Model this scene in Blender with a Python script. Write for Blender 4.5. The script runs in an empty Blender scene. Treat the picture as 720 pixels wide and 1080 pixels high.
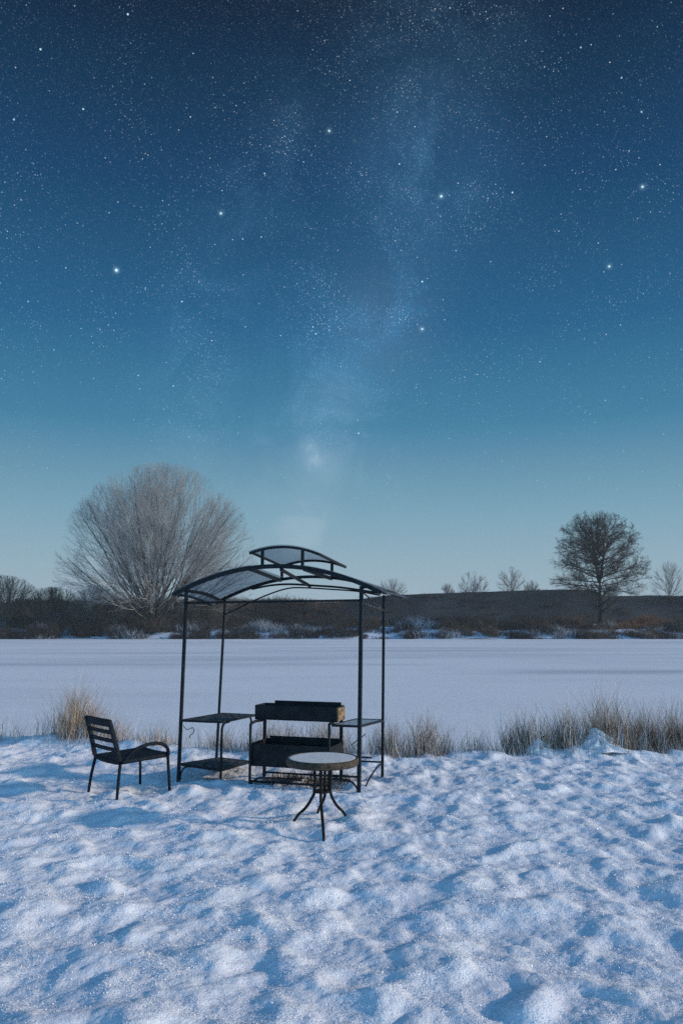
import bpy, math, random
import numpy as np
from mathutils import Vector

random.seed(7)
rng = np.random.default_rng(11)
sc = bpy.context.scene
COL = sc.collection
R = math.radians

# ------------------------------------------------------------------ camera
CAM_H = 1.63
TILT = math.atan(120 / 830)
cam_d = bpy.data.cameras.new("camera")
cam_d.sensor_fit = 'VERTICAL'
cam_d.sensor_height = 36
cam_d.lens = 36 * 830 / 1080
cam_d.clip_end = 6000
cam = bpy.data.objects.new("camera", cam_d)
cam.location = (0, 0, CAM_H)
cam.rotation_euler = (math.pi / 2 + TILT, 0, 0)
COL.objects.link(cam)
sc.camera = cam


def ray(x, y):
    """direction of a photo pixel (720 x 1080), used for the stars"""
    a = (x - 360) / 830
    b = -(y - 540) / 830
    v = Vector((a, math.cos(TILT) - b * math.sin(TILT), math.sin(TILT) + b * math.cos(TILT)))
    return v.normalized()


def lin(c):
    return tuple((v / 255 / 12.92) if v / 255 <= .04045 else ((v / 255 + .055) / 1.055) ** 2.4 for v in c)


# ------------------------------------------------------------------ sun, sky, exposure
SUN_EL, SUN_ROT = R(16), R(97)          # rotation counted from +Y towards +X
sdir = Vector((math.sin(SUN_ROT) * math.cos(SUN_EL), math.cos(SUN_ROT) * math.cos(SUN_EL), math.sin(SUN_EL)))
sun_d = bpy.data.lights.new("sun", 'SUN')
sun_d.energy = 2.1
sun_d.angle = R(2.2)
sun_d.color = (1.0, .80, .65)
sun = bpy.data.objects.new("sun", sun_d)
sun.rotation_euler = sdir.to_track_quat('Z', 'Y').to_euler()
sun.location = (30, 5, 20)
COL.objects.link(sun)

sc.view_settings.view_transform = 'Standard'
sc.view_settings.look = 'None'
sc.view_settings.exposure = .57
sc.view_settings.gamma = 1
sc.view_settings.use_curve_mapping = False
sc.cycles.use_denoising = False
sc.cycles.max_bounces = 5
sc.cycles.diffuse_bounces = 3
sc.cycles.transparent_max_bounces = 12
sc.cycles.sample_clamp_indirect = 4
sc.cycles.use_adaptive_sampling = False

w = bpy.data.worlds.new("World")
sc.world = w
w.use_nodes = True
NT = w.node_tree
NT.nodes.clear()


def nd(t, typ, ins=None, **kw):
    n = t.nodes.new(typ)
    for k, v in kw.items():
        setattr(n, k, v)
    if ins:
        for k, v in ins.items():
            if hasattr(v, 'is_output') and v.is_output:
                t.links.new(v, n.inputs[k])
            else:
                n.inputs[k].default_value = v
    return n


def mth(t, op, a, b=None, c=None, clamp=False):
    n = t.nodes.new('ShaderNodeMath')
    n.operation = op
    n.use_clamp = clamp
    for i, v in enumerate((a, b, c)):
        if v is None:
            continue
        if hasattr(v, 'is_output'):
            t.links.new(v, n.inputs[i])
        else:
            n.inputs[i].default_value = v
    return n.outputs[0]


def ramp(t, fac, stops, interp='LINEAR'):
    n = t.nodes.new('ShaderNodeValToRGB')
    n.color_ramp.interpolation = interp
    e = n.color_ramp.elements
    while len(e) < len(stops):
        e.new(.5)
    for el, (p, c) in zip(e, stops):
        el.position = p
        if not isinstance(c, tuple):
            c = (c, c, c)
        el.color = (*c, 1) if len(c) == 3 else c
    if fac is not None:
        t.links.new(fac, n.inputs[0])
    return n.outputs[0]


def mix(t, fac, a, b, mode='MIX'):
    n = t.nodes.new('ShaderNodeMix')
    n.data_type = 'RGBA'
    n.blend_type = mode
    for i, v in ((0, fac), (6, a), (7, b)):
        if hasattr(v, 'is_output'):
            t.links.new(v, n.inputs[i])
        elif i == 0:
            n.inputs[0].default_value = v
        else:
            n.inputs[i].default_value = (*v, 1) if len(v) == 3 else v
    return n.outputs[2]


def smooth(t, v, a, b):
    n = nd(t, 'ShaderNodeMapRange', {0: v, 1: a, 2: b, 3: 0.0, 4: 1.0}, interpolation_type='SMOOTHSTEP')
    return n.outputs[0]


def build_world():
    t = NT
    tc = nd(t, 'ShaderNodeTexCoord').outputs['Generated']
    nrm = nd(t, 'ShaderNodeVectorMath', {0: tc}, operation='NORMALIZE').outputs[0]
    sep = nd(t, 'ShaderNodeSeparateXYZ', {0: nrm})
    X, Y, Z = sep.outputs
    # the night half of the sky, darker overhead
    night = ramp(t, Z, [(0, lin((172, 191, 203))), (.05, lin((162, 187, 201))), (.13, lin((130, 172, 192))),
                        (.25, lin((66, 131, 167))), (.36, lin((38, 100, 143))), (.50, lin((22, 70, 110))),
                        (.66, lin((11, 34, 58))), (1, lin((7, 22, 40)))])
    night = mix(t, 1.0, night, (NIGHT, NIGHT, NIGHT), 'MULTIPLY')
    # unseen half behind: brighter daylight sky, added to fill the shaded snow
    sky = nd(t, 'ShaderNodeTexSky', sky_type='NISHITA', sun_disc=False, sun_elevation=SUN_EL,
             sun_rotation=SUN_ROT, air_density=1.0, dust_density=.6, ozone_density=2.5)
    day = mix(t, 1.0, sky.outputs[0], (DAY * .52, DAY * .95, DAY * 1.14), 'MULTIPLY')
    back = smooth(t, Y, .45, -.35)
    base = mix(t, back, night, day)
    # soft large-scale unevenness
    # milky way: a band round a great circle
    p1, p2 = ray(446, 120), ray(334, 490)
    n = p1.cross(p2).normalized()
    wob = nd(t, 'ShaderNodeTexNoise', {'Vector': nrm, 'Scale': 5.0, 'Detail': 4.0}).outputs[0]
    d = nd(t, 'ShaderNodeVectorMath', {0: nrm, 1: n}, operation='DOT_PRODUCT').outputs['Value']
    d = mth(t, 'ADD', d, mth(t, 'MULTIPLY', mth(t, 'SUBTRACT', wob, .5), .20))

    def gauss(v, s):
        q = mth(t, 'DIVIDE', v, s)
        return mth(t, 'EXPONENT', mth(t, 'MULTIPLY', mth(t, 'MULTIPLY', q, q), -1.0))
    cloud = nd(t, 'ShaderNodeTexNoise', {'Vector': nrm, 'Scale': 11.0, 'Detail': 9.0, 'Roughness': .68, 'Distortion': .6}).outputs[0]
    cloud = smooth(t, cloud, .40, .66)
    front = smooth(t, Y, .2, .5)
    hi = smooth(t, Z, .10, .34)
    band = mth(t, 'MULTIPLY', mth(t, 'MULTIPLY', mth(t, 'ADD', gauss(d, .075), mth(t, 'MULTIPLY', gauss(mth(t, 'ADD', d, -.17), .05), .35)), mth(t, 'MULTIPLY_ADD', cloud, .85, .12)), mth(t, 'MULTIPLY', front, mth(t, 'MULTIPLY', hi, mth(t, 'MULTIPLY_ADD', smooth(t, Z, .66, .56), .6, .4))))
    mw = mix(t, 1.0, mix(t, hi, (.16, .16, .17), (.018, .046, .078)), nd(t, 'ShaderNodeCombineColor', {0: band, 1: band, 2: band}).outputs[0], 'MULTIPLY')
    base = mix(t, 1.0, base, mw, 'ADD')
    for (px, py, s, c) in ((327, 472, .009, (.06, .057, .062)), (330, 485, .010, (.08, .074, .078)), (342, 490, .020, (.03, .029, .031)), (318, 552, .024, (.046, .036, .035)), (398, 345, .045, (.012, .012, .012)), (355, 410, .03, (.012, .013, .014)), (446, 165, .07, (.004, .012, .022))):
        dd = nd(t, 'ShaderNodeVectorMath', {0: nrm, 1: ray(px, py)}, operation='DISTANCE').outputs['Value']
        dd = mth(t, 'ADD', dd, mth(t, 'MULTIPLY', mth(t, 'SUBTRACT', cloud, .5), s * 1.5))
        q = gauss(dd, s)
        base = mix(t, 1.0, base, mix(t, q, (0, 0, 0), c), 'ADD')
    # stars
    vis = mth(t, 'MULTIPLY', smooth(t, Z, .04, .42), front)
    total = None
    clump = nd(t, 'ShaderNodeTexNoise', {'Vector': nrm, 'Scale': 14.0, 'Detail': 3.0}).outputs[0]
    clump = smooth(t, clump, .38, .72)
    both = mth(t, 'MULTIPLY', mth(t, 'MULTIPLY_ADD', band, 2.2, .25), clump)
    for (S, thr, pw, B, dens) in ((45, .032, 1.2, .9, None), (95, .075, 1.6, .95, None), (170, .125, 1.6, .80, clump), (240, .17, 1.5, .48, clump),
                                  (340, .22, 1.1, .72, both), (520, .30, 1.0, .50, band)):
        v = nd(t, 'ShaderNodeTexVoronoi', {'Vector': nrm, 'Scale': float(S)}, voronoi_dimensions='3D', feature='F1')
        core = smooth(t, v.outputs['Distance'], thr, thr * .25)
        sc_ = nd(t, 'ShaderNodeSeparateColor', {0: v.outputs['Color']})
        s = mth(t, 'MULTIPLY', core, mth(t, 'MULTIPLY', mth(t, 'POWER', sc_.outputs[0], pw), B))
        if dens is not None:
            s = mth(t, 'MULTIPLY', s, mth(t, 'MULTIPLY_ADD', dens, 1.0, .12))
        s = mix(t, s, (0, 0, 0), mix(t, smooth(t, sc_.outputs[1], .35, .95), (.62, .86, 1.0), (1.0, .93, .84)))
        total = s if total is None else mix(t, 1.0, total, s, 'ADD')
    base = mix(t, vis, base, mix(t, 1.0, base, total, 'ADD'))
    for (px, py, k) in ((123, 285, 1.3), (233, 225, .9), (465, 207, 1.0), (677, 197, .9), (642, 281, .85), (445, 297, .6), (445, 347, .85),
                        (347, 138, .8), (540, 203, .5), (135, 15, .6), (43, 52, .6), (192, 318, .45), (333, 352, .45), (378, 457, .45),
                        (279, 183, .4), (88, 115, .5), (15, 126, .45), (421, 173, .4), (612, 50, .35), (655, 82, .35), (676, 118, .4), (256, 252, .35), (330, 345, .3), (146, 396, .3), (183, 407, .35), (30, 318, .3)):
        dd = nd(t, 'ShaderNodeVectorMath', {0: nrm, 1: ray(px, py)}, operation='DISTANCE').outputs['Value']
        core = smooth(t, dd, .0016 * (.6 + .4 * k), .0005)
        if k > .65:
            glow = mth(t, 'MULTIPLY', gauss(dd, .0028), .16 * k * k)
            core = mth(t, 'ADD', mth(t, 'MULTIPLY', core, .7 * k), glow)
        else:
            core = mth(t, 'MULTIPLY', core, 1.1 * k)
        base = mix(t, 1.0, base, mix(t, core, (0, 0, 0), (.62, .92, 1.0)), 'ADD')
    bg = nd(t, 'ShaderNodeBackground', {'Color': base, 'Strength': 1.0})
    out = nd(t, 'ShaderNodeOutputWorld')
    t.links.new(bg.outputs[0], out.inputs[0])


DAY = .15
NIGHT = .63
build_world()


# ------------------------------------------------------------------ materials
def material(name):
    m = bpy.data.materials.new(name)
    m.use_nodes = True
    m.node_tree.nodes.clear()
    return m, m.node_tree


def finish(t, shader):
    o = t.nodes.new('ShaderNodeOutputMaterial')
    t.links.new(shader, o.inputs[0])


def speckled(name, c1, c2, scale, rough=.8, lo=.4, hi=.6, bump=0., bscale=None, spec=.3, detail=6., stretch=None, metallic=0.):
    m, t = material(name)
    co = nd(t, 'ShaderNodeTexCoord').outputs['Object']
    if stretch:
        co = nd(t, 'ShaderNodeMapping', {'Vector': co, 'Scale': stretch}).outputs[0]
    n = nd(t, 'ShaderNodeTexNoise', {'Vector': co, 'Scale': float(scale), 'Detail': detail, 'Roughness': .6}).outputs[0]
    col = mix(t, smooth(t, n, lo, hi), c1, c2)
    p = nd(t, 'ShaderNodeBsdfPrincipled', {'Base Color': col, 'Roughness': rough, 'Specular IOR Level': spec, 'Metallic': metallic})
    if bump:
        b = nd(t, 'ShaderNodeTexNoise', {'Vector': co, 'Scale': float(bscale or scale * 3), 'Detail': 4.0}).outputs[0]
        bn = nd(t, 'ShaderNodeBump', {'Strength': bump, 'Distance': .02, 'Height': b})
        t.links.new(bn.outputs[0], p.inputs['Normal'])
    finish(t, p.outputs[0])
    return m


def snow_mat():
    m, t = material("snow")
    co = nd(t, 'ShaderNodeTexCoord').outputs['Object']
    n = nd(t, 'ShaderNodeTexNoise', {'Vector': co, 'Scale': 2.0, 'Detail': 8.0, 'Roughness': .65}).outputs[0]
    col = mix(t, smooth(t, n, .3, .7), (.78, .81, .88), (.88, .89, .92))
    p = nd(t, 'ShaderNodeBsdfPrincipled', {'Base Color': col, 'Roughness': .75, 'Specular IOR Level': .25})
    f1 = nd(t, 'ShaderNodeTexNoise', {'Vector': co, 'Scale': 70.0, 'Detail': 3.0, 'Roughness': .7}).outputs[0]
    bn = nd(t, 'ShaderNodeBump', {'Strength': .7, 'Distance': .010, 'Height': f1})
    t.links.new(bn.outputs[0], p.inputs['Normal'])
    finish(t, p.outputs[0])
    return m


def lake_mat():
    m, t = material("lake_snow")
    co = nd(t, 'ShaderNodeTexCoord').outputs['Object']
    mp = nd(t, 'ShaderNodeMapping', {'Vector': co, 'Scale': (.035, .16, 1.0), 'Rotation': (0, 0, R(-4))}).outputs[0]
    n = nd(t, 'ShaderNodeTexNoise', {'Vector': mp, 'Scale': 1.0, 'Detail': 7.0, 'Roughness': .62, 'Distortion': .4}).outputs[0]
    far = smooth(t, nd(t, 'ShaderNodeSeparateXYZ', {0: co}).outputs[1], 14.0, 36.0)
    k = mth(t, 'MULTIPLY', smooth(t, n, .42, .78), mth(t, 'MULTIPLY_ADD', far, .9, .1))
    n2 = nd(t, 'ShaderNodeTexNoise', {'Vector': co, 'Scale': 3.0, 'Detail': 6.0, 'Roughness': .7}).outputs[0]
    snow = mix(t, smooth(t, n2, .3, .7), (.82, .83, .86), (.90, .90, .91))
    col = mix(t, k, snow, (.52, .54, .59))
    p = nd(t, 'ShaderNodeBsdfPrincipled', {'Base Color': col, 'Roughness': .7, 'Specular IOR Level': .25})
    b = nd(t, 'ShaderNodeTexNoise', {'Vector': co, 'Scale': 25.0, 'Detail': 5.0, 'Roughness': .7}).outputs[0]
    bn = nd(t, 'ShaderNodeBump', {'Strength': .5, 'Distance': .02, 'Height': b})
    t.links.new(bn.outputs[0], p.inputs['Normal'])
    finish(t, p.outputs[0])
    return m


def bank_mat():
    m, t = material("far_bank_ground")
    co = nd(t, 'ShaderNodeTexCoord').outputs['Object']
    n = nd(t, 'ShaderNodeTexNoise', {'Vector': co, 'Scale': .22, 'Detail': 8.0, 'Roughness': .65}).outputs[0]
    n2 = nd(t, 'ShaderNodeTexNoise', {'Vector': co, 'Scale': .05, 'Detail': 4.0}).outputs[0]
    z = nd(t, 'ShaderNodeSeparateXYZ', {0: co}).outputs[2]
    low = mth(t, 'SUBTRACT', 1.0, smooth(t, z, .2, 2.2))
    k = smooth(t, mth(t, 'ADD', mth(t, 'ADD', n, mth(t, 'MULTIPLY', low, .17)), mth(t, 'MULTIPLY', mth(t, 'SUBTRACT', n2, .5), .3)), .56, .64)
    soil = mix(t, smooth(t, n2, .4, .65), (.045, .042, .042), (.10, .06, .04))
    col = mix(t, k, soil, (.62, .68, .78))
    p = nd(t, 'ShaderNodeBsdfPrincipled', {'Base Color': col, 'Roughness': .9, 'Specular IOR Level': .1})
    finish(t, p.outputs[0])
    return m


def roof_mat():
    m, t = material("polycarbonate")
    co = nd(t, 'ShaderNodeTexCoord').outputs['Object']
    n = nd(t, 'ShaderNodeTexNoise', {'Vector': co, 'Scale': 9.0, 'Detail': 6.0, 'Roughness': .7}).outputs[0]
    tr = nd(t, 'ShaderNodeBsdfTransparent', {'Color': (.80, .83, .86, 1)})
    col = mix(t, smooth(t, n, .35, .7), (.36, .39, .43), (.46, .49, .53))
    df = nd(t, 'ShaderNodeBsdfTranslucent', {'Color': col})
    gl = nd(t, 'ShaderNodeBsdfPrincipled', {'Base Color': col, 'Roughness': .35})
    m1 = nd(t, 'ShaderNodeMixShader', {0: .5, 1: df.outputs[0], 2: gl.outputs[0]})
    m2 = nd(t, 'ShaderNodeMixShader', {0: .30, 1: tr.outputs[0], 2: m1.outputs[0]})
    finish(t, m2.outputs[0])
    return m


M_SNOW = snow_mat()
M_LAKE = lake_mat()
M_BANK = bank_mat()
M_ROOF = roof_mat()
M_METAL = speckled("black_painted_metal", (.005, .007, .011), (.013, .017, .022), 30, rough=.55, spec=.22, bump=.15, bscale=120)
M_BOX = speckled("sooty_sheet_steel", (.005, .007, .010), (.014, .017, .021), 9, rough=.6, spec=.2, bump=.2, bscale=60)
M_SHELF = speckled("frosted_dark_mesh", (.006, .008, .010), (.20, .22, .25), 26, rough=.7, lo=.47, hi=.66, detail=9., spec=.2)
M_GLASS = speckled("frosted_glass_shelf", (.10, .13, .18), (.45, .52, .62), 18, rough=.3, lo=.40, hi=.62, spec=.5)
M_CHAIR = speckled("dark_resin_weave", (.004, .007, .012), (.011, .016, .025), 60, rough=.65, bump=.3, bscale=220, spec=.15)
M_TOP = speckled("frosted_tabletop", (.58, .56, .54), (.80, .78, .76), 40, rough=.7, lo=.3, hi=.65, detail=9.)
M_RIM = speckled("weathered_wicker_rim", (.022, .018, .015), (.10, .07, .04), 35, rough=.6, lo=.35, hi=.7, bump=.4, bscale=150)
M_END = speckled("painted_sunlit_steel", (.03, .024, .016), (.30, .21, .11), 40, rough=.7, lo=.35, hi=.6)  # golden sunlight on the grill's right end, put into the base colour
M_TLEG = speckled("bronze_brown_metal", (.006, .006, .006), (.018, .016, .014), 40, rough=.6, spec=.15)
M_WILLOW = speckled("willow_bark", (.05, .044, .04), (.11, .095, .08), .6, rough=.9, spec=.1)
M_WTWIG = speckled("willow_twigs", (.25, .245, .25), (.40, .385, .375), .25, rough=.9, spec=.1)
M_STWIG = speckled("brown_shrub_twigs", (.085, .07, .06), (.18, .145, .115), .3, rough=.9, spec=.1)
M_BARK = speckled("dark_bark", (.014, .013, .013), (.035, .031, .029), .9, rough=.9, spec=.1)
M_DTWIG = speckled("dark_twigs", (.045, .04, .038), (.11, .09, .075), .3, rough=.9, spec=.1)
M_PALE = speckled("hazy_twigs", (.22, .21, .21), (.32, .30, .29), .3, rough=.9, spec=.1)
M_SCRUB = speckled("scrub_twigs", (.035, .032, .032), (.11, .08, .06), .12, rough=.9, spec=.05, lo=.42, hi=.66)
M_SCRUBF = speckled("frosted_scrub_twigs", (.14, .16, .19), (.34, .38, .44), .5, rough=.9, spec=.1)
M_RUST = speckled("rusty_dead_grass", (.12, .060, .035), (.20, .11, .06), .5, rough=.9, spec=.05)
M_RIDGE = speckled("embankment_turf", (.026, .029, .034), (.056, .056, .058), .10, rough=.95, spec=.05, detail=9., lo=.35, hi=.7)
M_STRAW = speckled("dry_straw", (.32, .20, .11), (.54, .38, .24), 3, rough=.85, spec=.15)
M_STRAWD = speckled("dark_straw", (.085, .054, .036), (.22, .145, .09), 3, rough=.85, spec=.1)
M_FROST = speckled("frosted_straw", (.50, .48, .47), (.74, .73, .74), 5, rough=.8, spec=.2)
M_LITTER = speckled("dead_grass_litter", (.022, .020, .018), (.075, .055, .04), 14, rough=.95, spec=.05, bump=.8, bscale=60)
M_CRYST = speckled("frost_crystals", (.78, .80, .84), (.88, .89, .92), 3, rough=.35, spec=.6)


# ------------------------------------------------------------------ mesh helpers
def np_mesh(name, verts, faces, mats, parent=None, midx=None, smooth_=False):
    """verts (n,3); faces: (m,k) int array of equal-size faces"""
    me = bpy.data.meshes.new(name)
    verts = np.ascontiguousarray(verts, dtype=np.float32)
    faces = np.ascontiguousarray(faces, dtype=np.int32)
    me.vertices.add(len(verts))
    me.vertices.foreach_set("co", verts.ravel())
    m, k = faces.shape
    me.loops.add(m * k)
    me.loops.foreach_set("vertex_index", faces.ravel())
    me.polygons.add(m)
    me.polygons.foreach_set("loop_start", np.arange(0, m * k, k, dtype=np.int32))
    me.polygons.foreach_set("loop_total", np.full(m, k, dtype=np.int32))
    if midx is not None:
        me.polygons.foreach_set("material_index", np.ascontiguousarray(midx, dtype=np.int32))
    if smooth_:
        me.polygons.foreach_set("use_smooth", np.ones(m, dtype=bool))
    for mt in (mats if isinstance(mats, (list, tuple)) else [mats]):
        me.materials.append(mt)
    me.update(calc_edges=True)
    o = bpy.data.objects.new(name, me)
    COL.objects.link(o)
    if parent:
        o.parent = parent
    return o


class MB:
    def __init__(self):
        self.v, self.f, self.s = [], [], []

    def add(self, verts, faces, sm=False):
        o = len(self.v)
        self.v += [tuple(p) for p in verts]
        self.f += [tuple(i + o for i in f) for f in faces]
        self.s += [sm] * len(faces)

    def box(self, x0, x1, y0, y1, z0, z1):
        self.add([(x, y, z) for x in (x0, x1) for y in (y0, y1) for z in (z0, z1)],
                 [(0, 1, 3, 2), (4, 6, 7, 5), (0, 4, 5, 1), (2, 3, 7, 6), (0, 2, 6, 4), (1, 5, 7, 3)])
        return self

    def hexa(self, lo, hi):
        """lo, hi: four corners each (ccw from above)"""
        self.add(list(lo) + list(hi), [(3, 2, 1, 0), (4, 5, 6, 7)] + [(i, (i + 1) % 4, (i + 1) % 4 + 4, i + 4) for i in range(4)])
        return self

    def tube(self, pts, r, sides=8, square=False, curve=False, up=(0, 0, 1), aspect=1.0):
        P = [Vector(p) for p in pts]
        if curve:
            Q = []
            for i in range(len(P) - 1):
                p0, p1, p2, p3 = P[max(i - 1, 0)], P[i], P[i + 1], P[min(i + 2, len(P) - 1)]
                for k in range(6):
                    s = k / 6
                    Q.append(.5 * ((2 * p1) + (p2 - p0) * s + (2 * p0 - 5 * p1 + 4 * p2 - p3) * s * s + (3 * p1 - p0 - 3 * p2 + p3) * s ** 3))
            P = Q + [P[-1]]
        if square:
            sides = 4
        rr = r if isinstance(r, (list, tuple)) else [r] * len(P)
        if len(rr) != len(P):
            rr = list(np.interp(np.linspace(0, 1, len(P)), np.linspace(0, 1, len(rr)), rr))
        V = []
        ref = None
        for i, p in enumerate(P):
            d = (P[min(i + 1, len(P) - 1)] - P[max(i - 1, 0)]).normalized()
            if ref is None:
                u = Vector(up)
                if abs(d.dot(u)) > .95:
                    u = Vector((0, 1, 0))
                ref = u
            a = d.cross(ref).normalized()
            b = a.cross(d).normalized()
            ref = b
            for k in range(sides):
                th = 2 * math.pi * (k + (.5 if square else 0)) / sides
                q = rr[i] * (1.414 if square else 1)
                V.append(p + a * math.cos(th) * q * aspect + b * math.sin(th) * q)
        n = len(P)
        F = [(i * sides + k, i * sides + (k + 1) % sides, (i + 1) * sides + (k + 1) % sides, (i + 1) * sides + k) for i in range(n - 1) for k in range(sides)]
        F += [tuple(reversed(range(sides))), tuple((n - 1) * sides + k for k in range(sides))]
        self.add(V, F, sm=not square)
        return self

    def lathe(self, prof, seg=48, c=(0, 0, 0)):
        V = [(c[0] + r * math.cos(2 * math.pi * k / seg), c[1] + r * math.sin(2 * math.pi * k / seg), c[2] + z) for r, z in prof for k in range(seg)]
        n = len(prof)
        F = [(i * seg + k, i * seg + (k + 1) % seg, (i + 1) * seg + (k + 1) % seg, (i + 1) * seg + k) for i in range(n - 1) for k in range(seg)]
        F += [tuple(reversed(range(seg))), tuple((n - 1) * seg + k for k in range(seg))]
        self.add(V, F)
        return self

    def build(self, name, mat, parent=None, bevel=0.):
        me = bpy.data.meshes.new(name)
        me.from_pydata(self.v, [], self.f)
        me.polygons.foreach_set("use_smooth", self.s)
        me.materials.append(mat)
        me.update()
        o = bpy.data.objects.new(name, me)
        COL.objects.link(o)
        if parent:
            o.parent = parent
        if bevel:
            b = o.modifiers.new("bevel", 'BEVEL')
            b.width = bevel
            b.segments = 2
            b.limit_method = 'ANGLE'
        return o


def tag(o, label=None, cat=None, group=None, kind=None):
    for k, v in (("label", label), ("category", cat), ("group", group), ("kind", kind)):
        if v:
            o[k] = v
    return o


def empty(name, loc, rz=0):
    o = bpy.data.objects.new(name, None)
    o.empty_display_size = .2
    o.location = loc
    o.rotation_euler = (0, 0, rz)
    COL.objects.link(o)
    return o


# ------------------------------------------------------------------ noise
_perm = np.random.default_rng(3).permutation(1024).astype(np.int64)
_ga = np.random.default_rng(4).uniform(0, 2 * np.pi, 1024)
_gx, _gy = np.cos(_ga), np.sin(_ga)


def perlin(x, y, seed=0):
    xi, yi = np.floor(x).astype(np.int64), np.floor(y).astype(np.int64)
    xf, yf = x - xi, y - yi

    def g(ix, iy, dx, dy):
        h = _perm[(_perm[(ix + seed * 57) & 1023] + iy + seed * 131) & 1023]
        return _gx[h] * dx + _gy[h] * dy
    u = xf * xf * xf * (xf * (xf * 6 - 15) + 10)
    v = yf * yf * yf * (yf * (yf * 6 - 15) + 10)
    a = g(xi, yi, xf, yf)
    b = g(xi + 1, yi, xf - 1, yf)
    c = g(xi, yi + 1, xf, yf - 1)
    d = g(xi + 1, yi + 1, xf - 1, yf - 1)
    return ((a * (1 - u) + b * u) * (1 - v) + (c * (1 - u) + d * u) * v) * 1.5


def sstep(v, a, b):
    s = np.clip((v - a) / (b - a), 0, 1)
    return s * s * (3 - 2 * s)


LAKE_Z = -.35


def edge_y(x):
    return 10.45 + .29 * np.log1p(np.exp((-x - .3) * 2.5)) / 2.5 * np.where(x < -6, 1, 1) + .10 * perlin(x * .9, x * 0 + 3.3, 5)


LEGS = [(-1.727, 8.657), (.168, 8.05), (-1.42, 9.50), (.44, 8.90), (-1.26, 8.51), (-.935, 8.40), (-.117, 8.14), (-.835, 8.85), (-.003, 8.583),
        (-2.509, 8.098), (-2.097, 7.647), (-1.673, 8.036), (-2.078, 8.455), (-.405, 6.88), (-.138, 6.42), (.045, 7.04), (-.21, 7.18)]


def terrain(x, y):
    x = np.asarray(x, float)
    y = np.asarray(y, float)
    wx = x + .08 * perlin(x * 2.1, y * 2.1, 11)
    wy = y + .08 * perlin(x * 2.1, y * 2.1, 12)
    z = .032 * perlin(x * .7, y * .7, 1) + .022 * perlin(x * 1.25 + 9, y * 1.25, 17) * (1 - sstep(y, 5, 7.5))
    z += .020 * (sstep(perlin(wx * 1.55, wy * 1.55, 2), -.35, .85) - .3)
    z += .042 * (sstep(perlin(wx * 3.0, wy * 3.0, 3), -.25, .85) - .3)
    z += .0205 * sstep(perlin(x * 5.2, y * 4.6, 4), -.15, .8)
    z += .006 * perlin(x * 11, y * 11, 6)
    z += .0036 * perlin(x * 21, y * 21, 7)
    z += .0042 * perlin(x * 45, y * 45, 8)
    z += .0034 * perlin(x * 90, y * 90, 9)
    for lx, ly in LEGS:
        z += .022 * np.exp(-((x - lx) ** 2 + (y - ly) ** 2) / .0045)
    # quieter snow round the furniture, a lumpy lip where the bank ends
    e = y - edge_y(x)
    z += .05 * np.exp(-((e + .25) / .3) ** 2) * (.6 + perlin(x * 1.7, y * 1.7, 14))
    z += .13 * np.exp(-((x + 3.75) / .6) ** 2 - ((e - .05) / .4) ** 2) + .07 * np.exp(-((x - 3.1) / .7) ** 2 - ((e + .1) / .3) ** 2)
    z -= .65 * sstep(e, -.05, 1.3)
    return z


# ------------------------------------------------------------------ setting
def build_ground():
    xs = np.concatenate([np.linspace(-60, -13, 20), np.linspace(-12.5, -5.2, 60), np.arange(-5.1, 6.0, .0165), np.linspace(6.05, 12.5, 60), np.linspace(13, 60, 20)])
    ys = [3.0]
    while ys[-1] < 12.4:
        ys.append(ys[-1] + .0035 * (ys[-1] / 3.0) ** 1.5 + .0075)
    ys = np.concatenate([np.linspace(-30, -3, 14), np.linspace(-2.5, 2.9, 60), np.array(ys)])
    X, Y = np.meshgrid(xs, ys)
    Z = terrain(X, Y)
    n, m = X.shape
    idx = np.arange(n * m).reshape(n, m)
    F = np.stack([idx[:-1, :-1], idx[:-1, 1:], idx[1:, 1:], idx[1:, :-1]], -1).reshape(-1, 4)
    o = np_mesh("snow_ground", np.stack([X, Y, Z], -1).reshape(-1, 3), F, M_SNOW, smooth_=True)
    tag(o, "lumpy snow covered near bank in front of the lake", None, None, "structure")
    g = MB()
    g.add([(-600, -600, -1.2), (600, -600, -1.2), (600, 600, -1.2), (-600, 600, -1.2)], [(0, 1, 2, 3)])
    tag(g.build("ground", M_SNOW), kind="structure")
    xs = np.linspace(-320, 320, 80)
    ys = np.concatenate([np.linspace(9.5, 30, 30), np.linspace(31, 121.5, 60)])
    X, Y = np.meshgrid(xs, ys)
    n, m = X.shape
    idx = np.arange(n * m).reshape(n, m)
    F = np.stack([idx[:-1, :-1], idx[:-1, 1:], idx[1:, 1:], idx[1:, :-1]], -1).reshape(-1, 4)
    o = np_mesh("frozen_lake", np.stack([X, Y, X * 0 + LAKE_Z], -1).reshape(-1, 3), F, M_LAKE, smooth_=True)
    tag(o, "frozen lake under thin wind streaked snow", None, None, "structure")


def bank_z(x, y):
    z = LAKE_Z - .1 + 1.4 * sstep(y, 119.5, 124.5) + .9 * sstep(y, 125, 134)
    low = 1 - sstep(y, 134, 143)
    z = z + .35 * low * perlin(x * .12, y * .12, 21) + .22 * low * perlin(x * .35, y * .35, 22) * sstep(y, 120, 123)
    top = 4.15 + 1.4 * sstep(x, -3, 11) + 1.0 * np.clip((x - 9) / 30., 0, 1) * (1 - sstep(x, 46.5, 50.5)) - .15 * sstep(x, 46.5, 50.5)
    return z + top * sstep(y, 138, 150) + .05 * perlin(x * .2, y * .2, 23) * sstep(y, 138, 150)


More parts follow.
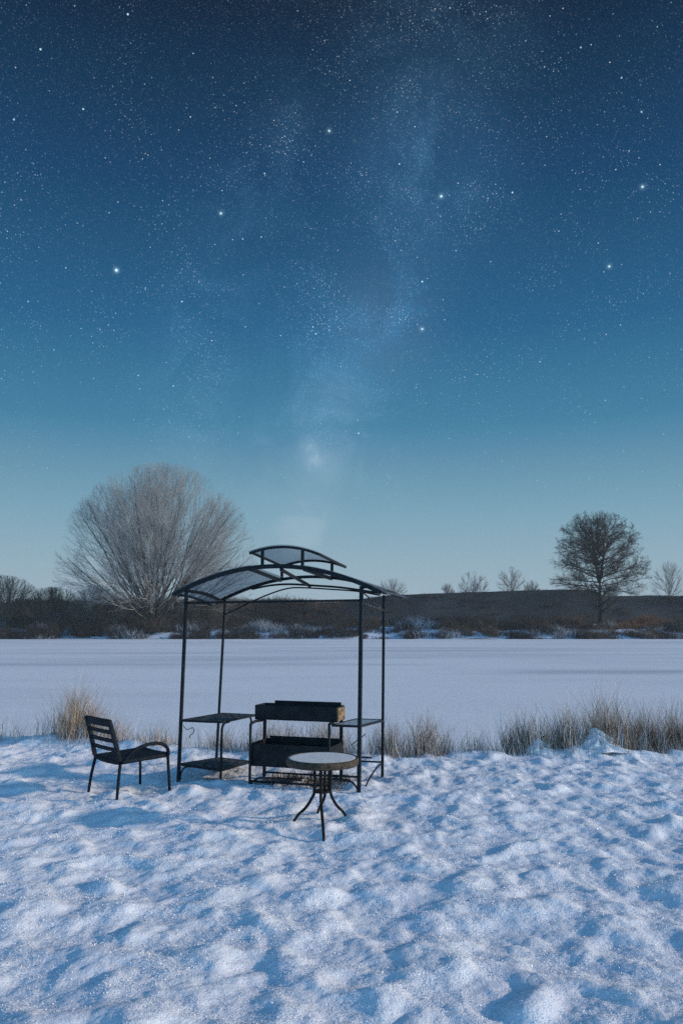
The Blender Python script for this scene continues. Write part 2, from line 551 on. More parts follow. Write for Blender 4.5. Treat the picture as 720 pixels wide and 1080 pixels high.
def build_far():
    xs = np.concatenate([np.linspace(-320, -92, 40), np.linspace(-90, 90, 360), np.linspace(92, 320, 40)])
    ys = np.concatenate([np.linspace(118.8, 136, 60), np.linspace(136.5, 152, 40), np.linspace(156, 190, 10)])
    X, Y = np.meshgrid(xs, ys)
    Z = bank_z(X, Y)
    n, m = X.shape
    idx = np.arange(n * m).reshape(n, m)
    F = np.stack([idx[:-1, :-1], idx[:-1, 1:], idx[1:, 1:], idx[1:, :-1]], -1).reshape(-1, 4)
    k = int(np.searchsorted(ys, 137))
    V = np.stack([X, Y, Z], -1).reshape(-1, 3)
    Fk = F.reshape(n - 1, m - 1, 4)
    o = np_mesh("far_bank", V, Fk[:k].reshape(-1, 4), M_BANK, smooth_=True)
    tag(o, "far lake bank with snow patches and dead grass", None, None, "structure")
    o = np_mesh("embankment", V, Fk[k:].reshape(-1, 4), M_RIDGE, smooth_=True)
    tag(o, "long dark flat topped embankment behind the far bank", None, None, "structure")


build_ground()
build_far()


# ------------------------------------------------------------------ twigs and trees
def seg_geo(p0, p1, r0, r1, sides=3):
    d = p1 - p0
    L = np.linalg.norm(d, axis=1, keepdims=True) + 1e-9
    d = d / L
    ref = np.where(np.abs(d[:, 2:3]) > .9, np.array([[1., 0, 0]]), np.array([[0, 0, 1.]]))
    a = np.cross(d, ref)
    a /= np.linalg.norm(a, axis=1, keepdims=True)
    b = np.cross(d, a)
    V = []
    for p, r in ((p0, r0), (p1, r1)):
        for k in range(sides):
            th = 2 * np.pi * k / sides
            V.append(p + (a * math.cos(th) + b * math.sin(th)) * r[:, None])
    V = np.stack(V, 1)
    base = (np.arange(len(p0)) * 2 * sides)[:, None]
    F = np.stack([base + np.array([[k, (k + 1) % sides, (k + 1) % sides + sides, k + sides]]) for k in range(sides)], 1)
    return V.reshape(-1, 3), F.reshape(-1, 4)


def unit(v):
    return v / (np.linalg.norm(v, axis=-1, keepdims=True) + 1e-9)


def env_dist(p, d, c, rad, lobes):
    """distance from p along d to a lobed ellipsoid"""
    q = (p - c) / rad
    e = d / rad
    a = (e * e).sum(1)
    b = (q * e).sum(1)
    cc = (q * q).sum(1) - 1
    s = (-b + np.sqrt(np.maximum(b * b - a * cc, 0))) / a
    h = unit(q + e * s[:, None])
    f = .86 + .34 * np.abs(perlin(np.arctan2(h[:, 1], h[:, 0]) * lobes * .62 + 1.7, h[:, 2] * lobes * .9 + 5.3, 73))
    return np.maximum(s, 0) * np.clip(f, .7, 1.06)


def branch_tree(name, loc, stems, c, rad, lobes, levels, bark, twig, label, cat, group=None, seed=1, n_trunk=2):
    """stems: (start, direction, length or None, radius, upward bend). levels: dicts for every finer generation"""
    r_ = np.random.default_rng(seed)
    root = empty(name, loc)
    c, rad = np.array(c, float), np.array(rad, float)
    P = np.array([q[0] for q in stems], float)
    D = unit(np.array([q[1] for q in stems], float))
    far = env_dist(P, D, c, rad, lobes)
    L = np.array([far[i] * .97 if q[2] is None else far[i] * q[2] if q[2] < 1 else q[2] for i, q in enumerate(stems)])
    rr = np.array([q[3] for q in stems], float)
    up = np.array([q[4] for q in stems], float)
    bins = [[], []]
    K = 7
    tt = np.linspace(0, 1, K + 1)
    wob = .030
    for lev in range(len(levels) + 1):
        n = len(P)
        side = unit(np.cross(D, r_.normal(size=(n, 3))))
        amp = r_.normal(0, 1, (n, 1)) * wob
        pts = np.stack([P + D * (L * t)[:, None] + np.array([0, 0, 1.]) * (up * L * (t * t - .35 * t))[:, None] + side * (L * math.sin(t * 5.2))[:, None] * amp
                        for t in tt], 1)
        pts[:, 1:] += r_.normal(0, .006, (n, K, 3)) * L[:, None, None]
        tip = .35 if lev else .22
        rad_t = rr[:, None] * (1 - (1 - tip) * tt[None, :])
        p0, p1 = pts[:, :-1].reshape(-1, 3), pts[:, 1:].reshape(-1, 3)
        bins[0 if lev < n_trunk else 1].append((p0, p1, rad_t[:, :-1].ravel(), rad_t[:, 1:].ravel()))
        if lev == len(levels):
            break
        g = levels[lev]
        cnt = g['n'] if np.isscalar(g['n']) else np.array(g['n'])
        par = np.repeat(np.arange(n), np.maximum(1, np.round(cnt * np.clip(L / np.median(L), .45, 1.6)).astype(int)))
        m = len(par)
        t = g['t0'] + (1 - g['t0']) * r_.random(m) ** g.get('tp', 1.0)
        f = t * K
        i0 = np.minimum(f.astype(int), K - 1)
        u = (f - i0)[:, None]
        A, B = pts[par, i0], pts[par, i0 + 1]
        pos = A * (1 - u) + B * u
        tan = unit(B - A)
        perp = unit(np.cross(tan, r_.normal(size=(m, 3))))
        ang = np.radians(r_.uniform(g['a0'], g['a1'], m))[:, None]
        flat = g.get('flat', 0)
        perp = unit(perp * np.array([1, 1, 1 - flat]))
        nd_ = unit(tan * np.cos(ang) + perp * np.sin(ang) + np.array([0, 0, g['up']]) + .25 * g.get('out', 0) * unit(pos - c))
        Ln = L[par] * g['len'] * (1 - g.get('short', .35) * t) * r_.uniform(.6, 1.15, m)
        Ln = np.minimum(Ln, env_dist(pos, nd_, c, rad, lobes) * r_.uniform(.88, 1.04, m))
        ok = Ln > .12
        here = rr[par] * (1 - (1 - tip) * t)
        rr = np.maximum(here * g['r'], g['rmin'])[ok]
        P, D, L = pos[ok], nd_[ok], Ln[ok]
        up = np.full(len(P), g.get('bend', .1))
    for nm, bl, mt, sides in (("trunk", bins[0], bark, 6), ("crown", bins[1], twig, 3)):
        V, F = seg_geo(*merge(bl), sides)
        np_mesh(nm, V, F, mt, root, smooth_=(nm == "trunk"))
    tag(root, label, cat, group)
    return root


def merge(parts):
    return [np.concatenate(z) for z in zip(*parts)]


def build_trees():
    r_ = np.random.default_rng(21)
    # big willow: many straight stems fanning out from a short bole
    st = [((0, 0, -.5), (0, 0, 1), 2.6, .75, 0)]
    for i in range(66):
        az = r_.uniform(0, 2 * math.pi)
        el = R(r_.uniform(4, 88)) if i % 3 else R(r_.uniform(30, 88))
        d = (math.cos(az) * math.cos(el), math.sin(az) * math.cos(el) * .8, math.sin(el))
        st.append(((d[0] * .5, d[1] * .5, r_.uniform(.4, 1.9)), d, r_.uniform(.80, .96), r_.uniform(.08, .21), .14 if el < 1 else .03))
    for i in range(9):
        az, el = i * 2.4, R(24 + 7 * i)
        st.append(((0, 0, .9), (math.cos(az) * math.cos(el), math.sin(az) * math.cos(el), math.sin(el)), .82, .24, .10))
    branch_tree("willow_tree", (-29.6, 126, 1.1), st, (0.2, 0, 9.4), (16.2, 13.0, 17.6), 4.4,
                [dict(n=9, t0=.16, tp=.85, a0=12, a1=42, up=.06, len=.60, short=.40, r=.50, rmin=.028, bend=.12, out=.4),
                 dict(n=8, t0=.20, tp=.75, a0=14, a1=44, up=.08, len=.56, short=.30, r=.52, rmin=.016, bend=.08, out=.4),
                 dict(n=7, t0=.25, tp=.8, a0=14, a1=50, up=.05, len=.55, short=.2, r=.6, rmin=.0088, bend=.03, out=.5)],
                M_WILLOW, M_WTWIG, "huge bare willow with a wide fan of fine twigs on the far bank", "tree", seed=5, n_trunk=1)
    # lone tree on the right: trunk splitting in three, level limbs, rounded crown
    st = [((0, 0, -.5), (.01, 0, 1), 7.6, .46, 0), ((0, 0, 6.4), (-.10, .05, 1), 9.6, .27, 0), ((.05, 0, 6.6), (.16, -.05, 1), 9.0, .25, 0), ((0, 0, 6.8), (-.28, -.1, 1), 8.0, .19, .05)]
    for i in range(46):
        z = 5.0 + 8.6 * (i / 45) ** 1.1
        az = i * 2.4 + r_.uniform(-.4, .4)
        el = R(4 + 58 * (i / 45) ** 1.2 + r_.uniform(-7, 7))
        st.append((((z - 6) * (.02 if i % 2 else -.03), 0, z), (math.cos(az) * math.cos(el), math.sin(az) * math.cos(el), math.sin(el)), None, r_.uniform(.07, .13), -.04 if i < 20 else .03))
    branch_tree("bare_tree", (41.1, 126, 2.0), st, (0, 0, 9.0), (8.1, 7.6, 9.3), 5.0,
                [dict(n=10, t0=.22, a0=25, a1=60, up=.02, len=.58, short=.45, r=.5, rmin=.030, bend=.02, flat=.45),
                 dict(n=7, t0=.15, a0=25, a1=62, up=.01, len=.58, short=.3, r=.55, rmin=.019, bend=-.03, flat=.4),
                 dict(n=5, t0=.10, a0=25, a1=65, up=.0, len=.62, short=.25, r=.6, rmin=.014, bend=-.06)],
                M_BARK, M_DTWIG, "lone dark bare tree with a straight trunk and rounded crown", "tree", seed=9)
    # small pale trees beyond the embankment
    for i, (x, y, zt, wd, lab) in enumerate((
            (29.6, 178, 14.0, 8.0, "small rounded pale bare tree showing above the middle of the embankment"),
            (38.2, 178, 15.6, 7.0, "slim pointed pale bare tree between the rounded tree and the lone dark tree"),
            (73.6, 178, 16.2, 8.6, "pale bare tree above the embankment at the right edge of the photo"),
            (11.6, 182, 12.6, 8.0, "low pale bushy tree just beside the gazebo roof above the embankment"),
            (43.6, 182, 12.2, 4.8, "faint tiny bare sapling close left of the lone dark tree"),
            (24.4, 182, 11.8, 3.6, "tiniest faint sapling on the embankment skyline left of the rounded tree"),
            (61.5, 180, 12.4, 5.0, "faint thin sapling right of the lone dark tree"))):
        h = zt - 5.6
        st = [((0, 0, -3), (.02, 0, 1), 3 + h * (.93 if i == 1 else .72), .15, 0)]
        for k in range(26):
            az = k * 2.4
            el = R(r_.uniform(8, 78))
            st.append(((0, 0, h * r_.uniform(.04, .55)), (math.cos(az) * math.cos(el), math.sin(az) * math.cos(el), math.sin(el)), None, .05, .06))
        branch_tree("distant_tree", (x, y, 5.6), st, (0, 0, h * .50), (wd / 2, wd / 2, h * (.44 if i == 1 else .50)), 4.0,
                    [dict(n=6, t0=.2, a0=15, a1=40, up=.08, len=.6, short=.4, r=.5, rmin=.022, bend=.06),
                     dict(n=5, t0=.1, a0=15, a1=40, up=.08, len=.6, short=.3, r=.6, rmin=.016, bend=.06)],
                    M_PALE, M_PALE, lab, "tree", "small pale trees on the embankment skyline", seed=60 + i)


build_trees()


def twig_clump(cx, cy, cz, w, h, n, rr, wide=.5, seed=0):
    """fan of bare shoots rising from a patch of ground"""
    r_ = np.random.default_rng(seed)
    a = np.stack([cx + r_.normal(0, w * .33, n), cy + r_.normal(0, w * .28, n), np.full(n, cz)], 1)
    d = unit(np.stack([r_.normal(0, wide, n) + (a[:, 0] - cx) / w * .8, r_.normal(0, wide, n), np.ones(n)], 1))
    L = h * r_.uniform(.45, 1.08, n)[:, None] * (1 - .35 * np.clip(np.abs(a[:, 0:1] - cx) / (w * .6), 0, 1))
    b = a + d * L * .5
    d2 = unit(d + r_.normal(0, .3, (n, 3)))
    c = b + d2 * L * .5
    p0, p1 = [a, b], [b, c]
    r0 = [np.full(n, rr), np.full(n, rr * .8)]
    r1 = [np.full(n, rr * .8), np.full(n, rr * .4)]
    for k in range(3):
        s = (b if k else b * .5 + a * .5)
        e = s + unit(d + r_.normal(0, .55, (n, 3))) * L * r_.uniform(.25, .5, (n, 1))
        p0.append(s)
        p1.append(e)
        r0.append(np.full(n, rr * .7))
        r1.append(np.full(n, rr * .35))
    return np.concatenate(p0), np.concatenate(p1), np.concatenate(r0), np.concatenate(r1)


def build_scrub():
    # scrub that reads as one mass along the far bank
    r_ = np.random.default_rng(77)
    dark, frost, rust = [], [], []
    for i in range(420):
        x = r_.uniform(-78, 78)
        y = r_.uniform(119.9, 137) if i % 4 else r_.uniform(119.7, 122)
        z = float(bank_z(np.array([x]), np.array([y]))[0])
        h = r_.uniform(.9, 2.3) * (1.6 if x < -34 else 1.0)
        w = r_.uniform(1.2, 3.4)
        c = twig_clump(x, y, z - .1, w, h, 75, .026, .5, 1000 + i)
        u = r_.random()
        rusty = (44 < x < 58 and y > 124) or (-8 < x < 6 and y > 127)
        (rust if rusty and u < .6 else frost if (u < .16 and y < 129) else dark).append(c)
    for lst, nm, mt, lab in ((dark, "scrub", M_SCRUB, "dark leafless scrub along the far bank"), (frost, "frosted_scrub", M_SCRUBF, "frosted pale scrub low on the far bank"), (rust, "dead_grass", M_RUST, "rusty brown dead grass on the far bank")):
        V, F = seg_geo(*merge(lst), 3)
        tag(np_mesh(nm, V, F, mt), lab, None, None, "stuff")
    # rough growth on the embankment slope
    lst = []
    for i in range(420):
        x = r_.uniform(-85, 85) if i < 260 else r_.uniform(-60, 0)
        y = r_.uniform(138, 150.5)
        z = float(bank_z(np.array([x]), np.array([y]))[0])
        lst.append(twig_clump(x, y, z - .1, r_.uniform(2, 5), r_.uniform(.5, 1.1) * (1 if y < 148 else .5) * (2.4 if x < -2 else 1), 70 if x < -2 else 50, .026, .6, 3000 + i))
    V, F = seg_geo(*merge(lst), 3)
    tag(np_mesh("embankment_scrub", V, F, M_SCRUB), "low dark growth covering the embankment slope", None, None, "stuff")
    # shrubs one can tell apart
    for i, (x, y, w, h, n, mt, lab) in enumerate((
            (-54.6, 128, 7.5, 8.4, 1700, M_STWIG, "tall dense brown thicket at the left edge of the far bank"),
            (-47.0, 129, 7.6, 6.3, 1400, M_STWIG, "rounded brown shrub left of the willow's lowest branches"),
            (-40.5, 131, 6.0, 6.8, 700, M_WTWIG, "thin grey shrub rising behind the willow's left branches"),
            (-36.5, 125, 4.6, 5.6, 260, M_STWIG, "dark low shrub in front of the willow's left side"),
            (-29.0, 123.6, 5.0, 3.0, 420, M_SCRUB, "dark tangled brush right at the foot of the willow trunk"),
            (-34.2, 122.6, 2.6, 1.7, 240, M_SCRUBF, "white frosted shrub at the lake edge before the willow"),
            (-22.0, 128, 4.6, 5.4, 380, M_STWIG, "dark spreading shrub just right of the willow trunk"),
            (-12.5, 124.5, 3.4, 2.4, 240, M_SCRUBF, "pale frosted shrub seen between the gazebo's left posts"),
            (11.5, 125, 4.0, 2.8, 240, M_SCRUBF, "pale frosted shrub on the far bank right of the gazebo"),
            (21.0, 126, 5.0, 3.2, 260, M_SCRUB, "broad dark shrub on the far bank beneath the rounded small tree"),
            (30.5, 124, 5.0, 3.0, 260, M_SCRUB, "dark shrub beside the large snow patch on the far bank"),
            (52.5, 124.5, 4.0, 3.4, 260, M_DTWIG, "brown shrub right of the lone dark tree near the lake"))):
        z = float(bank_z(np.array([float(x)]), np.array([float(y)]))[0])
        if h > 5:
            q = np.random.default_rng(900 + i)
            st = [((0, 0, -.4), (.02, 0, 1), h * .5, .14, 0)]
            for k in range(60):
                az, el = q.uniform(0, 2 * math.pi), R(q.uniform(15, 88))
                st.append(((q.normal(0, w * .10), q.normal(0, w * .08), -.2), (math.cos(az) * math.cos(el), math.sin(az) * math.cos(el), math.sin(el)), .9, .06, .1))
            branch_tree("bare_shrub", (x, y, z), st, (0, 0, h * .40), (w * .85, w * .6, h * .60), 6.0,
                        [dict(n=8, t0=.2, tp=.8, a0=12, a1=45, up=.1, len=.6, short=.3, r=.5, rmin=.022, bend=.06, out=.3),
                         dict(n=7, t0=.15, tp=.8, a0=14, a1=50, up=.06, len=.6, short=.25, r=.6, rmin=.013, bend=.03, out=.3)],
                        M_WILLOW, mt, lab, "shrub", seed=950 + i, n_trunk=1)
            continue
        root = empty("bare_shrub", (x, y, z))
        V, F = seg_geo(*twig_clump(0, 0, -.1, w, h, n, .026, .28 if h > 5 else .45, 500 + i), 3)
        np_mesh("crown", V, F, mt, root)
        MB().tube([(0, 0, -.4), (.03, 0, h * .15), (.0, .02, h * .32), (.06, 0, h * .5)], [.10, .08, .05, .02], 7).build("stem", M_BARK, root)
        tag(root, lab, "shrub")


build_scrub()


# ------------------------------------------------------------------ reeds and near grass
def blades(x, y, h, lean, wid, r_, base=None):
    """tapered bent blades: two quads each"""
    n = len(x)
    z = terrain(x, y) - .03 if base is None else base
    p = np.stack([x, y, z], 1)
    d = unit(np.stack([r_.normal(0, .21, n) + lean[0], r_.normal(0, .21, n) + lean[1], np.ones(n)], 1))
    bend = np.stack([r_.normal(0, .34, n), r_.normal(0, .34, n), -np.abs(r_.normal(0, .10, n))], 1)
    bend[r_.random(n) < .14] *= 3.2
    m = p + d * (h * .55)[:, None]
    t = m + unit(d + bend) * (h * .45)[:, None]
    th = r_.uniform(0, np.pi, n)
    s = np.stack([np.cos(th), np.sin(th), np.zeros(n)], 1) * (wid * .5)[:, None]
    V = np.stack([p - s, p + s, m - s * .8, m + s * .8, t - s * .25, t + s * .25], 1).reshape(-1, 3)
    b = (np.arange(n) * 6)[:, None]
    F = np.concatenate([b + np.array([[0, 1, 3, 2]]), b + np.array([[2, 3, 5, 4]])], 1).reshape(-1, 4)
    return V, F


def reed_clump_geo(cx, cy, w, h, n, r_, lean=(0, 0), mixw=(.3, .35, .35), dy=.22):
    x = cx + r_.normal(0, w * .30, n)
    y = cy + r_.normal(0, dy, n)
    hh = h * (1 + .5 * perlin(x * 6.0, y * 2.0, 81)) * r_.beta(2.6, 2.0, n) * (1.12 - .45 * np.clip(np.abs(x - cx) / (w * .6), 0, 1))
    V, F = blades(x, y, np.maximum(hh, .06), lean, r_.uniform(.0026, .0056, n), r_)
    # short dark stubble at the foot, frost on the taller blades
    u = r_.random(n)
    mi = np.where(u < mixw[0], 0, np.where(u < mixw[0] + mixw[1], 1, 2))
    mi = np.where(hh < h * .38, np.where(r_.random(n) < .5, 1, 2), mi)
    return V, F, np.repeat(mi, 2)


def build_reeds():
    r_ = np.random.default_rng(123)
    mats = [M_STRAW, M_STRAWD, M_FROST]
    # clumps one can tell apart, in metres along the bank
    for (cx, off, w, h, n, lean, mixw, lab) in (
            (-3.75, .12, .66, .86, 1000, (.05, 0), (.55, .25, .20), "tall tan reed clump left of the garden chair"),
            (-3.25, .10, .45, .55, 260, (.28, 0), (.45, .25, .30), "sparse leaning reed clump behind the garden chair's back"),
            (-2.45, .10, .34, .42, 260, (0, 0), (.2, .4, .4), "small grey reed clump between the chair and the gazebo"),
            (-1.65, .10, .55, .36, 300, (0, 0), (.5, .2, .3), "short yellowish reed clump under the gazebo's left shelf"),
            (-.85, .12, .60, .62, 620, (0, 0), (.25, .35, .40), "frosted reed clump behind the grill's left half"),
            (-.15, .12, .55, .60, 560, (0, 0), (.25, .35, .40), "frosted reed clump behind the grill's right half"),
            (.62, .15, .42, .62, 520, (0, 0), (.25, .40, .35), "grey reed clump close right of the gazebo's rear post"),
            (1.12, .12, .52, .68, 700, (0, 0), (.30, .40, .30), "brown reed clump standing alone right of the gazebo"),
            (1.75, .1, .4, .32, 240, (.1, 0), (.2, .3, .5), "low frosted grass tuft in the gap of the reeds"),
            (2.35, .18, .55, .62, 700, (0, 0), (.22, .43, .35), "first grey clump of the long reed bed after the gap"),
            (2.9, .18, .50, .70, 760, (0, 0), (.3, .4, .3), "thick grey clump in the reed bed left of the snow mound"),
            (3.45, .20, .50, .88, 1000, (.02, 0), (.5, .3, .2), "tallest golden reed clump right behind the snow mound"),
            (3.95, .18, .50, .76, 900, (0, 0), (.25, .5, .25), "dark reed clump just right of the snow mound"),
            (4.45, .18, .52, .80, 900, (0, 0), (.28, .47, .25), "dark tall reed clump at the right edge of the photo")):
        e = float(edge_y(np.array([float(cx)]))[0])
        V, F, mi = reed_clump_geo(cx, e + off, w, h, int(n * 1.5), r_, lean, mixw)
        o = np_mesh("reed_clump", V, F, mats, midx=mi)
        tag(o, lab, "reeds", "reed clumps along the near lake edge")
    # loose reeds between them
    n = 8500
    x = r_.uniform(-6, 7, n)
    dens = np.clip(.12 + .9 * np.exp(-((x + .4) / .9) ** 2) * .5 + .85 * sstep(x, 1.9, 2.4) + .2 * np.exp(-((x + 3.7) / .8) ** 2) + .35 * perlin(x * 1.5, x * 0, 41), .03, 1)
    x = x[r_.random(n) < dens]
    n = len(x)
    y = edge_y(x) + r_.normal(.15, .22, n)
    h = r_.beta(2, 2.4, n) * np.where(x > 1.9, .72, .5) + .05
    V, F = blades(x, y, h, (.02, 0), r_.uniform(.003, .0065, n), r_)
    tag(np_mesh("loose_reeds", V, F, mats, midx=np.repeat(r_.choice(3, n, p=[.2, .4, .4]), 2)), "thin loose reeds along the near lake edge", None, None, "stuff")
    # low frosted grass fringe poking through the snow lip
    n = 15000
    x = r_.uniform(-6, 7, n)
    y = edge_y(x) + r_.normal(.0, .17, n)
    keep = perlin(x * 1.3, y * 1.3, 44) + .15 * sstep(x, 1.5, 3) > .02
    x, y = x[keep], y[keep]
    n = len(x)
    V, F = blades(x, y, r_.uniform(.04, .24, n) * r_.uniform(.5, 1, n), (0, 0), r_.uniform(.003, .006, n), r_)
    tag(np_mesh("grass", V, F, mats, midx=np.repeat(r_.choice(3, n, p=[.12, .18, .70]), 2)), "low frosted grass poking through the snow lip", None, None, "stuff")
    # snow-laden mound of bent grass, and its smaller companion
    for (cx, cy, rx, h, lab) in ((3.28, 10.36, .17, .25, "tall frosted mound of bent grass capped with snow beside the reeds"),
                                 (2.52, 10.36, .12, .16, "small round snow capped tuft in front of the reed bed")):
        root = empty("snow_mound", (cx, cy, float(terrain(np.array([cx]), np.array([cy]))[0]) - .05))
        th, zz = np.meshgrid(np.linspace(0, 2 * np.pi, 49)[:-1], np.linspace(0, 1, 28))
        rad = rx * (1 - zz ** 2.6) ** .6 * (1.0 - .28 * zz) * (1 + .10 * np.sin(zz * 9 + 2 * np.cos(th))) + rx * .8 * (1 - zz) ** 3
        q = 1 + .5 * perlin(np.cos(th) * 2.0 + 7, zz * 4 + np.sin(th) * 2, 51) + .16 * perlin(th * 3.0, zz * 9, 52) * (1 - zz)
        V = np.stack([rad * q * np.cos(th) - .25 * rx * zz ** 2, rad * q * np.sin(th), zz * h * 1.05], -1)
        nn, mm = th.shape
        idx = np.arange(nn * mm).reshape(nn, mm)
        F = np.stack([idx[:-1], np.roll(idx, -1, 1)[:-1], np.roll(idx, -1, 1)[1:], idx[1:]], -1).reshape(-1, 4)
        np_mesh("snow_cap", V.reshape(-1, 3), F, M_SNOW, root, smooth_=True)
        k = 240
        a = r_.uniform(0, 2 * np.pi, k)
        rr = rx * r_.uniform(.3, 1.0, k)
        V, F = blades(rr * np.cos(a), rr * np.sin(a), h * r_.uniform(.35, 1.25, k), (.35, -.25), r_.uniform(.004, .008, k), r_, base=np.full(k, .0))
        np_mesh("grass_blades", V, F, [M_FROST, M_STRAW], root, midx=np.repeat(r_.choice(2, k, p=[.8, .2]), 2))
        tag(root, lab, "snow mound")
    # dead grass and leaf litter where the grill has kept the snow off
    n = 2600
    u, v = r_.uniform(.86, 1.80, n), r_.normal(.32, .22, n)
    x, y = -1.727 + u * .952 + v * .305, 8.657 - u * .305 + v * .952
    V, F = blades(x, y, r_.uniform(.02, .10, n), (0, 0), r_.uniform(.004, .009, n), r_)
    tag(np_mesh("dead_grass_litter", V, F, [M_LITTER, M_STRAWD, M_FROST], midx=np.repeat(r_.choice(3, n, p=[.8, .15, .05]), 2)), "dark dead grass under the grill where snow is thin", None, None, "stuff")


build_reeds()


def build_crystals():
    """hoar-frost plates lying on the snow crust"""
    r_ = np.random.default_rng(5)
    n = 150000
    y = 1 / (1 / 3.2 + r_.random(n) ** .8 * (1 / 11.0 - 1 / 3.2))
    x = r_.uniform(-1, 1, n) * (y * .50 + .3)
    keep = perlin(x * 3, y * 3, 61) + .4 * perlin(x * 9, y * 9, 62) + r_.normal(0, .25, n) > -.05
    x, y = x[keep], y[keep]
    n = len(x)
    z = terrain(x, y)
    s = r_.uniform(.0018, .0048, n) * (y / 5) ** .6
    nrm = unit(r_.normal(0, .6, (n, 3)) + np.array([0, 0, .8]))
    a = unit(np.cross(nrm, r_.normal(size=(n, 3))))
    b = np.cross(nrm, a)
    c = np.stack([x, y, z + s * .9], 1)
    V = np.stack([c + a * s[:, None], c + b * s[:, None] * .8, c - a * s[:, None], c - b * s[:, None] * .8], 1).reshape(-1, 3)
    F = np.arange(4 * n).reshape(n, 4)
    tag(np_mesh("frost_crystals", V, F, M_CRYST), "loose frost crystals sparkling on the snow", None, None, "stuff")


build_crystals()

# ------------------------------------------------------------------ the gazebo
GZ = (-1.727, 8.657, 0)
GR = math.atan2(-.30492, .95238)


